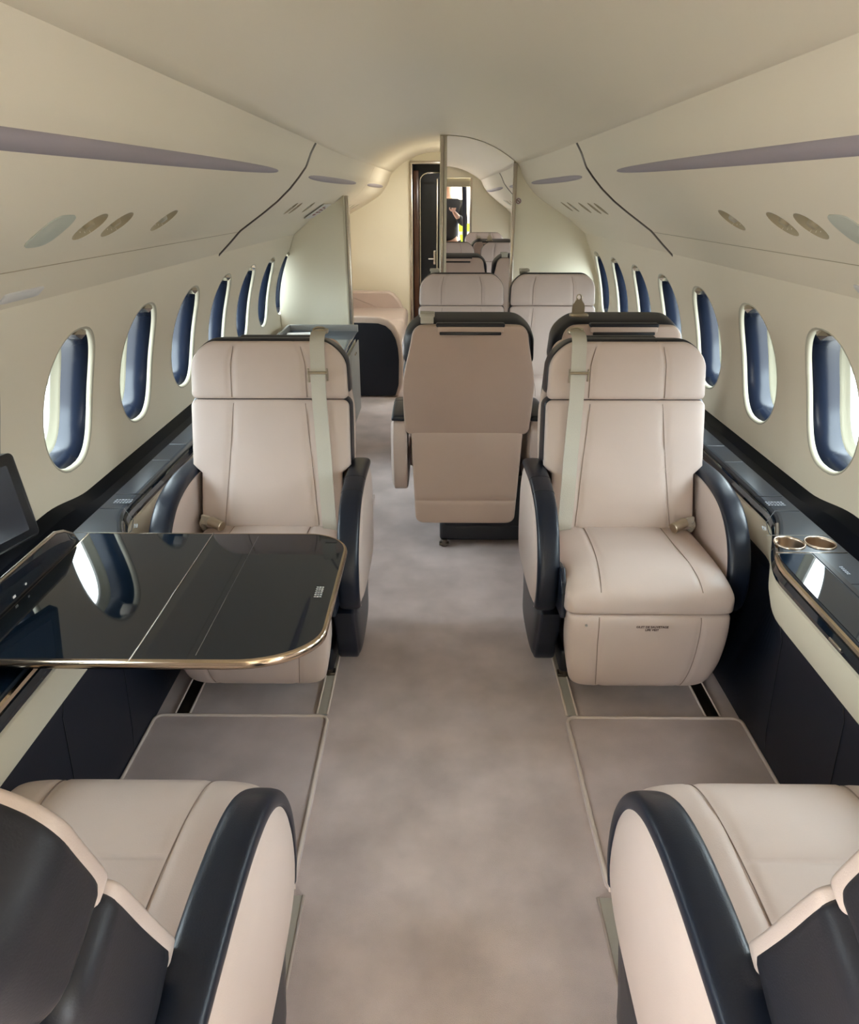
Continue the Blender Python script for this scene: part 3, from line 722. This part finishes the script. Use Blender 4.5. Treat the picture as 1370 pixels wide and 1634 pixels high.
# ---------------------------------------------------------------- partition on the left, cabinet
def section_wall(name, xa, xb, ya, yb, m, n=24, sd=-1, parent=None):
    """transverse wall from x=xa to the side lining, topped by the ceiling and bin lines"""
    def topz(x):
        ax = abs(x); A = np.array(PROF); k = taper(1, (ya + yb) / 2, 1.6)
        if ax < .55 * k: return ceil_z(ax / k) + .01
        xsA = np.array([taper(p[0], ya, p[1]) for p in PROF]); return float(np.interp(ax, xsA, A[:, 1])) + .02
    xx = list(np.linspace(xa, xb, n)); rings = []
    for y in (ya, yb):
        rings.append([(x, y, 0) for x in xx] + [(x, y, topz(x)) for x in reversed(xx)])
    v, f = loft(rings); o = mk(name, v, f, m, parent, smooth=False); return o
pt = tag(empty('partition', (0, 0, 0)), 'cream partition behind the navy cabinet on the left with a metal edge post', 'partition')
mb = MB()
zs = np.linspace(0, 1.49, 30)
def part_x(z): return wallx(z) - .002 if z < 1.2 else float(np.interp(z, [1.2, 1.236, 1.294, 1.345, 1.382, 1.422, 1.465, 1.515], [1.03, 1.02, .957, .905, .85, .79, .73, .672])) + .012
rings = [[(-.655, y, z) for z in zs] + [(-max(.665, taper(part_x(z), y, z)), y, z) for z in reversed(zs)] for y in (5.235, 5.275)]
mb.add(*loft(rings)); mb.build('partition_panel', PANEL, pt, smooth=False)
mb = MB(); mb.add(*rbox((-.642, 5.25, .745), (.030, .055, 1.49), .010, 4)); mb.build('edge_post', STEEL, pt)
mb = MB(); mb.add(*rbox((-.660, 5.222, .745), (.014, .012, 1.488), .003, 2)); mb.build('inner_strip', BAND, pt)

cb = tag(empty('cabinet', (-.845, 4.68, 0)), 'low navy lacquer cabinet standing against the left partition', 'cabinet')
mb = MB(); mb.add(*rbox((.0, 0, .29), (.46, 1.06, .58), .008, 2)); mb.build('cabinet_body', BAND, cb)
mb = MB(); mb.add(*rbox((0, -.01, .595), (.50, 1.05, .03), .008, 3)); mb.build('cabinet_top', BLUEL, cb)
mb = MB(); mb.add(*rbox((0, .535, .625), (.50, .018, .05), .004, 2)); mb.add(*rbox((-.24, 0, .625), (.018, 1.06, .05), .004, 2)); mb.build('raised_rim', GREY, cb)
for yy_ in (-.26, .26):
    mb = MB(); mb.add(*rbox((.250, yy_, .30), (.008, .50, .50), .003, 2)); d = mb.build('cabinet_door', GREY, cb)
    mb = MB(); mb.add(*rbox((.256, yy_ - .0, .50), (.008, .08, .012), .003, 2)); mb.build('pull', STEEL, d)
pp = tag(MB().add(*rbox((-.98, 5.00, .620), (.16, .11, .006), .001, 1, Matrix.Rotation(.15, 3, 'Z'))).build('leaflet', WHITEP), 'white folded leaflet lying on the navy cabinet by the partition', 'leaflet')

# ---------------------------------------------------------------- divan beyond the partition
dv = tag(empty('divan', (-.70, 6.5, 0)), 'cream leather divan along the left wall behind the partition', 'sofa')
def endarm(yc, name, hx0=-.28, hx1=.385):
    # outline in (x,z)
    o = [(hx0, .02), (hx1 - .05, .02), (hx1 - .02, .10), (hx1, .30), (hx1 - .04, .45), (hx1 - .13, .575), (hx1 - .22, .605), (hx0, .61)]
    return o
def xz_solid(o, y0, y1, bev, name, m, par, deg=50):
    oc = [tuple(q) for q in resamp([np.array(q) for q in o + [o[0]]], [i / 120 for i in range(120)])[0]]
    v, f = outline_solid(oc, y0, y1, bev); v = [(p[1], p[0], p[2]) for p in v]
    mb = MB(); mb.add(v, f); return mb.build(name, m, par, deg=deg)
a1 = xz_solid([(-.28, .01), (.36, .01), (.392, .10), (.398, .30), (.392, .40), (.372, .49), (.335, .56), (.285, .607), (.22, .628), (.10, .632), (-.28, .634)], -.80, -.74, .012, 'end_arm', CREAM, dv)
xz_solid([(-.28, .015), (.335, .015), (.362, .10), (.368, .30), (.362, .385), (.344, .465), (.312, .525), (.268, .565), (.21, .584), (.10, .588), (-.28, .590)], -.812, -.799, .004, 'end_panel', NAVYP, a1)
xz_solid([(-.28, .01), (.34, .01), (.37, .10), (.37, .30), (.355, .44), (.31, .55), (.25, .62), (.20, .645), (-.28, .65)], .72, .82, .02, 'end_arm', CREAM, dv)
mb = MB(); mb.add(*rbox((.04, 0, .20), (.62, 1.5, .32), .02, 3)); mb.build('divan_base', NAVYP, dv)
for yy_ in (-.375, .375):
    mb = MB(); mb.add(*rbox((.085, yy_, .42), (.60, .735, .15), .045, 6)); mb.build('seat_cushion', CREAM, dv)
    mb = MB(); mb.add(*rbox((-.255, yy_, .66), (.11, .735, .40), .04, 6, Matrix.Rotation(-.18, 3, 'Y'))); mb.build('back_cushion', CREAM, dv)
    mb = MB(); mb.add(*rbox((-.31, yy_, .90), (.09, .735, .12), .035, 5, Matrix.Rotation(-.18, 3, 'Y'))); mb.build('head_bolster', CREAM, dv)

# ---------------------------------------------------------------- far wall with the dark doorway
def far_wall():
    mb = MB()
    def topz(x):
        k = 1 - .055 * (YF - 4.2); ax = abs(x)
        if ax < .55 * k: return ceil_z(ax / k)
        return float(np.interp(ax, [taper(p[0], YF, p[1]) for p in PROF], [p[1] for p in PROF])) + .02 if ax < 1.0 else 1.24
    def strip(xa, xb, zb, n=24):
        xx = np.linspace(xa, xb, n); rings = [[(x, y, zb) for x in xx] + [(x, y, max(zb + .01, topz(x))) for x in reversed(xx)] for y in (YF - .01, YF + .03)]
        mb.add(*loft(rings))
    strip(-1.13, -.285, 0); strip(-.285, .12, 1.77); strip(.12, .60, 0)
    o = mk('wall_front', mb.v, mb.f, PANEL, smooth=False); struct(o)
far_wall()
dr = struct(empty('door_1', (-.08, YF, 0)))
mb = MB(); mb.add(*rbox((-.200, -.015, .885), (.028, .05, 1.77), .006, 2)); mb.add(*rbox((.19, -.015, .885), (.028, .05, 1.77), .006, 2)); mb.add(*rbox((0, -.015, 1.772), (.42, .05, .028), .006, 2)); mb.build('door_frame', STEEL, dr)
mb = MB(); mb.add(*rbox((.0, .62, .9), (.40, .02, 1.8), .0)); mb.add(*rbox((-.195, .32, .9), (.02, .60, 1.8), 0)); mb.add(*rbox((.195, .32, .9), (.02, .60, 1.8), 0)); mb.add(*rbox((0, .32, 1.79), (.40, .60, .02), 0)); mb.build('dark_recess', VOID, dr, smooth=False)
mb = MB(); mb.add(*rbox((-.155, .05, .86), (.055, .03, 1.70), .01, 2)); mb.build('wood_jamb', WOOD, dr)
arch = [(-.118, .06, z) for z in np.linspace(.02, 1.62, 12)] + [(-.118 + .09 * (1 - math.cos(a)) , .06, 1.62 + .07 * math.sin(a)) for a in np.linspace(.2, math.pi / 2, 7)] + [(.08, .06, 1.69)]
mk('arched_trim', *tube(arch, .008, 8), STEEL, dr)
mb = MB(); mb.add(*rbox((.045, .05, .83), (.014, .02, 1.62), .004, 2)); mb.build('door_edge', STEEL, dr)
mb = MB(); mb.add(*cyl((.02, .03, .90), (.02, .03, 1.00), .008, 12)); mb.add(*cyl((.02, .03, .93), (-.04, .015, .93), .006, 12)); mb.add(*rbox((.02, .035, .94), (.022, .01, .13), .004, 2)); mb.build('door_handle', STEEL, dr)

mb = MB(); mb.add(*rbox((.29, 6.46, 1.0), (.05, 1.88, 2.0), 0)); struct(mb.build('wall_galley', PANEL, smooth=False))
cl = tag(empty('fill_lamp', (.10, 6.45, 1.853)), 'small round fill lamp added over the divan zone, mostly hidden from the front', 'lamp')  # added fill lamp with an invented fixture, brightens the divan zone
mb = MB(); mb.add(*cyl((0, 0, .0), (0, 0, -.012), .06, 28)); mb.build('fill_lamp_rim', STEEL, cl)
_l = bpy.data.lights.new('fill_light', 'AREA'); _l.shape = 'DISK'; _l.size = .11; _l.energy = 2.2; _l.color = (1, .98, .95); _o = bpy.data.objects.new('fill_light', _l); C.objects.link(_o); _o.location = (.10, 6.45, 1.838)
# right bulkhead with the mirror
def bulk_right():
    mb = MB(); k = taper(1, Y1, 1.6)
    def topz(x):
        ax = abs(x)
        if ax < .55 * k: return ceil_z(ax / k) + .004
        return float(np.interp(ax, [taper(p[0], Y1, p[1]) for p in PROF] + [1.2], [p[1] for p in PROF] + [1.2])) + .02
    xx = np.linspace(-.018, 1.16, 46)
    rings = [[(x, y, 0) for x in xx] + [(x, y, topz(x)) for x in reversed(xx)] for y in (Y1, Y1 + .06)]
    v, f = loft(rings); struct(mk('wall_right_bulkhead', v, f, PANEL, smooth=False))
    xm = np.linspace(.030, .484, 24)
    mr = tag(empty('mirror', (.26, Y1, 0)), 'tall full height mirror panel on the bulkhead behind the far seats', 'mirror')
    rings = [[(x - .26, yy_, .02) for x in xm] + [(x - .26, yy_, topz(x) - .008) for x in reversed(xm)] for yy_ in (-.012, -.002)]
    v, f = loft(rings); mk('mirror_glass', v, f, MIRROR, mr, smooth=False)
    mb = MB(); zt = topz(.01) - .01; mb.add(*rbox((-.002 - .26, -.012, zt / 2), (.024, .03, zt), .005, 2)); mb.build('left_post', STEEL, mr)
    mb = MB(); mb.add(*rbox((.020 - .26, -.014, zt / 2), (.018, .026, zt), .004, 2)); mb.build('left_frame', BAND, mr)
    mb = MB(); zt = topz(.50) - .01; mb.add(*rbox((.496 - .26, -.012, zt / 2), (.026, .03, zt), .005, 2)); mb.build('right_frame', STEEL, mr)
bulk_right()
# no smoking sign
ns = tag(empty('no_smoking_sign', (.527, Y1, 1.455)), 'tiny round no smoking sign on the bulkhead right of the mirror', 'sign')
mb = MB(); mb.add(*cyl((0, -.0005, 0), (0, -.003, 0), .022, 32)); mb.build('sign_plate', WHITEP, ns)
mb = MB(); mb.add(*tube([(.015 * math.cos(a), -.0035, .015 * math.sin(a)) for a in [k * math.pi / 16 for k in range(32)]], .0022, 6, closed=True)); mb.add(*tube([(-.010, -.0035, .010), (.010, -.0035, -.010)], .002, 6)); mb.build('ban_ring', REDINK, ns)
mb = MB(); mb.add(*rbox((0, -.0035, 0), (.018, .001, .003), 0)); mb.build('cigarette', INK, ns)
# white placard hung on the left bin
yp = 4.98; c = bin_pt(-1, .40, yp, .006)
pl = tag(empty('placard', c), 'small white placard with dark red print stuck on the left overhead panel', 'placard')
nrm = (bin_pt(-1, .40, yp, .1) - bin_pt(-1, .40, yp, 0)).normalized(); yv = Vector((0, 1, 0)); xv = yv.cross(nrm).normalized()
Rm = Matrix((yv, xv, nrm)).transposed()
mb = MB(); mb.add(*rbox((0, 0, 0), (.34, .15, .004), .001, 1, Rm)); mb.build('placard_sheet', WHITEP, pl)
mb = MB(); rnd = random.Random(3)
for i in range(4):
    q = Rm @ Vector((-.02, -.045 + i * .026, .003)); mb.add(*rbox(q, (.10 * rnd.uniform(.7, 1), .014, .001), 0, 1, Rm))
mb.build('red_print', REDINK, pl, smooth=False)
mb = MB()
for i in range(3):
    q = Rm @ Vector((.09, -.03 + i * .02, .003)); mb.add(*rbox(q, (.045, .010, .001), 0, 1, Rm))
mb.build('small_print', INK, pl, smooth=False)

# ---------------------------------------------------------------- behind the camera: rear bulkhead, vestibule, photographer (seen in the mirror)
mb = MB()
def rear_strip(xa, xb, zb, n=20):
    def topz(x):
        ax = abs(x)
        return ceil_z(ax) + .005 if ax < .55 else float(np.interp(ax, [p[0] for p in PROF] + [1.16], [p[1] for p in PROF] + [1.15])) + .03
    xx = np.linspace(xa, xb, n); rings = [[(x, y, zb) for x in xx] + [(x, y, topz(x)) for x in reversed(xx)] for y in (.05, Y0)]
    mb.add(*loft(rings))
rear_strip(-1.17, -.44, 0); rear_strip(.44, 1.17, 0); rear_strip(-.44, .44, 1.72)
struct(mk('wall_back', mb.v, mb.f, PANEL, smooth=False))
d2 = struct(empty('door_2', (0, .09, 0)))
for s in (-1, 1):
    mb = MB(); mb.add(*rbox((s * .43, 0, .86), (.03, .10, 1.72), .008, 2)); mb.build('door_post', STEEL, d2)
mb = MB(); mb.add(*rbox((0, -.08, 1.665), (.84, .04, .11), .01, 2)); mb.build('valance', LIP, d2)
# vestibule box
mb = MB()
mb.add(*rbox((1.12, -.30, .95), (.06, .72, 1.9), 0)); mb.add(*rbox((1.12, -1.93, .95), (.06, .66, 1.9), 0)); mb.add(*rbox((1.12, -1.13, 1.83), (.06, .96, .14), 0)); mb.add(*rbox((0, -2.25, .95), (2.3, .06, 1.9), 0)); mb.add(*rbox((0, -1.10, 1.90), (2.3, 2.36, .06), 0))  # opening in the right side added for more daylight on the near seats
mb.add(*rbox((-1.12, -.30, .95), (.06, .72, 1.9), 0)); mb.add(*rbox((-1.12, -1.93, .95), (.06, .66, 1.9), 0)); mb.add(*rbox((-1.12, -1.13, 1.83), (.06, .96, .14), 0))
struct(mk('wall_vestibule', mb.v, mb.f, PANEL, smooth=False))
portal((1.16, -1.13, .88), (math.radians(90), 0, math.radians(90)), .94, 1.75)
portal((-1.16, -1.13, .88), (math.radians(90), 0, math.radians(-90)), .94, 1.75)
# curtain at the doorway
cu = MB(); rings = []
for z in np.linspace(.02, 1.63, 16):
    rings.append([(.34 + .006 * math.sin(i * 1.9) + .022 * math.sin(i * .9) + .02 * math.sin(z * 2), -.02 - .014 * i * .5, z) for i in range(22)] + [(.348 + .006 * math.sin(i * 1.9) + .022 * math.sin(i * .9) + .02 * math.sin(z * 2), -.02 - .014 * i * .5, z) for i in reversed(range(22))])
cu.add(*loft(rings)); tag(cu.build('curtain', CURT), 'dark navy curtain gathered at the doorway, seen reflected in the mirror', 'curtain')

def skin_body(name, nodes, edges, m, parent, sub=2):
    me = bpy.data.meshes.new(name); me.from_pydata([n[0] for n in nodes], edges, []); me.update()
    o = bpy.data.objects.new(name, me); C.objects.link(o); o.parent = parent
    md = o.modifiers.new('skin', 'SKIN'); md.use_smooth_shade = True
    for i, n in enumerate(nodes): me.skin_vertices[0].data[i].radius = (n[1], n[2] if len(n) > 2 else n[1])
    me.skin_vertices[0].data[0].use_root = True
    s = o.modifiers.new('sub', 'SUBSURF'); s.levels = sub; s.render_levels = sub
    bpy.context.view_layer.update(); dg = bpy.context.evaluated_depsgraph_get()
    me2 = bpy.data.meshes.new_from_object(o.evaluated_get(dg)); o.modifiers.clear(); o.data = me2; me2.materials.clear(); me2.materials.append(m)
    for p in me2.polygons: p.use_smooth = True
    return o
pr = tag(empty('person', (.11, -.42, 0)), 'person in a black jacket standing in the rear doorway, reflected in the mirror', 'person')
body = skin_body('body', [((0, 0, .93), .11, .08), ((0, 0, 1.15), .15, .10), ((0, 0, 1.36), .17, .10), ((0, .0, 1.47), .06, .06), ((0, .01, 1.56), .055, .06), ((0, .02, 1.66), .075, .09), ((0, .01, 1.73), .05, .06),
    ((.19, 0, 1.39), .055), ((.24, .05, 1.13), .045), ((.13, .24, 1.24), .035), ((.08, .31, 1.30), .022),
    ((-.19, 0, 1.39), .055), ((-.26, .06, 1.15), .045), ((-.19, .26, 1.30), .035), ((-.16, .33, 1.36), .022),
    ((.09, 0, .84), .09), ((.10, .01, .48), .058), ((.10, 0, .10), .04), ((.10, .12, .04), .035),
    ((-.09, 0, .84), .09), ((-.10, .01, .48), .058), ((-.10, 0, .10), .04), ((-.10, .12, .04), .035)],
    [(0, 1), (1, 2), (2, 3), (3, 4), (4, 5), (5, 6), (2, 7), (7, 8), (8, 9), (9, 10), (2, 11), (11, 12), (12, 13), (13, 14), (0, 15), (15, 16), (16, 17), (17, 18), (0, 19), (19, 20), (20, 21), (21, 22)], SKIN, pr)
skin_body('jacket', [((0, 0, .86), .19, .14), ((0, 0, 1.18), .175, .125), ((0, 0, 1.37), .185, .12), ((0, 0, 1.46), .09, .085),
    ((.20, 0, 1.40), .072), ((.25, .05, 1.12), .062), ((.14, .22, 1.23), .050), ((-.20, 0, 1.40), .072), ((-.27, .06, 1.14), .062), ((-.20, .24, 1.29), .050)],
    [(0, 1), (1, 2), (2, 3), (2, 4), (4, 5), (5, 6), (2, 7), (7, 8), (8, 9)], JACKET, pr)
skin_body('trousers', [((0, 0, .97), .185, .145), ((.09, 0, .82), .105), ((.10, .01, .48), .075), ((.10, 0, .14), .06), ((-.09, 0, .82), .105), ((-.10, .01, .48), .075), ((-.10, 0, .14), .06)], [(0, 1), (1, 2), (2, 3), (0, 4), (4, 5), (5, 6)], JACKET, pr)
bm = bmesh.new(); bmesh.ops.create_uvsphere(bm, u_segments=20, v_segments=14, radius=.1)
for q in bm.verts: q.co = Vector((q.co.x * .86, q.co.y * 1.02 - .01, q.co.z * 1.0 + 1.69))
bmesh.ops.delete(bm, geom=[q for q in bm.verts if q.co.z < 1.66 and q.co.y > -.02], context='VERTS')
me = bpy.data.meshes.new('hair'); bm.to_mesh(me); bm.free(); me.materials.append(HAIR); o = bpy.data.objects.new('hair', me); C.objects.link(o); o.parent = pr
for hx_, fy in ((.08, 1), (-.16, 1)):
    hz = 1.30 if hx_ > 0 else 1.36
    for i in range(4):
        x = hx_ - .024 + i * .016; L = (.055, .066, .07, .06)[i]
        mk('finger', *tube([(x, .325, hz), (x, .345 + L * .3, hz + .01), (x + .004, .34 + L * .6, hz + .02), (x + .008, .33 + L * .6, hz + .04)], .0078, 8), SKIN, pr)
    s = 1 if hx_ < 0 else -1
    mk('thumb', *tube([(hx_ + s * .02, .315, hz), (hx_ + s * .045, .335, hz + .02), (hx_ + s * .05, .35, hz + .045)], .0092, 8), SKIN, pr)
# folded hi-vis vest over the forearm
hv = tag(empty('safety_vest', (.385, -.80, 0)), 'bright yellow safety vest hanging by the curtain, reflected in the mirror', 'vest')
rings = []
for z in np.linspace(.62, 1.12, 12):
    rings.append([(.085 * math.cos(a) + .012 * math.sin(z * 16), .035 * math.sin(a) + .008 * math.sin(a * 5), z) for a in [k * math.pi / 16 for k in range(32)]])
mb = MB(); mb.add(*loft(rings)); mb.build('vest_cloth', HIVIS, hv, deg=60)
for zc in (.78, .96):
    rings = [[(.0875 * math.cos(a) + .012 * math.sin(z * 16), .038 * math.sin(a) + .008 * math.sin(a * 5), z) for a in [k * math.pi / 16 for k in range(32)]] for z in (zc, zc + .045)]
    mk('reflective_band', *loft(rings, caps=False), REFL, hv)
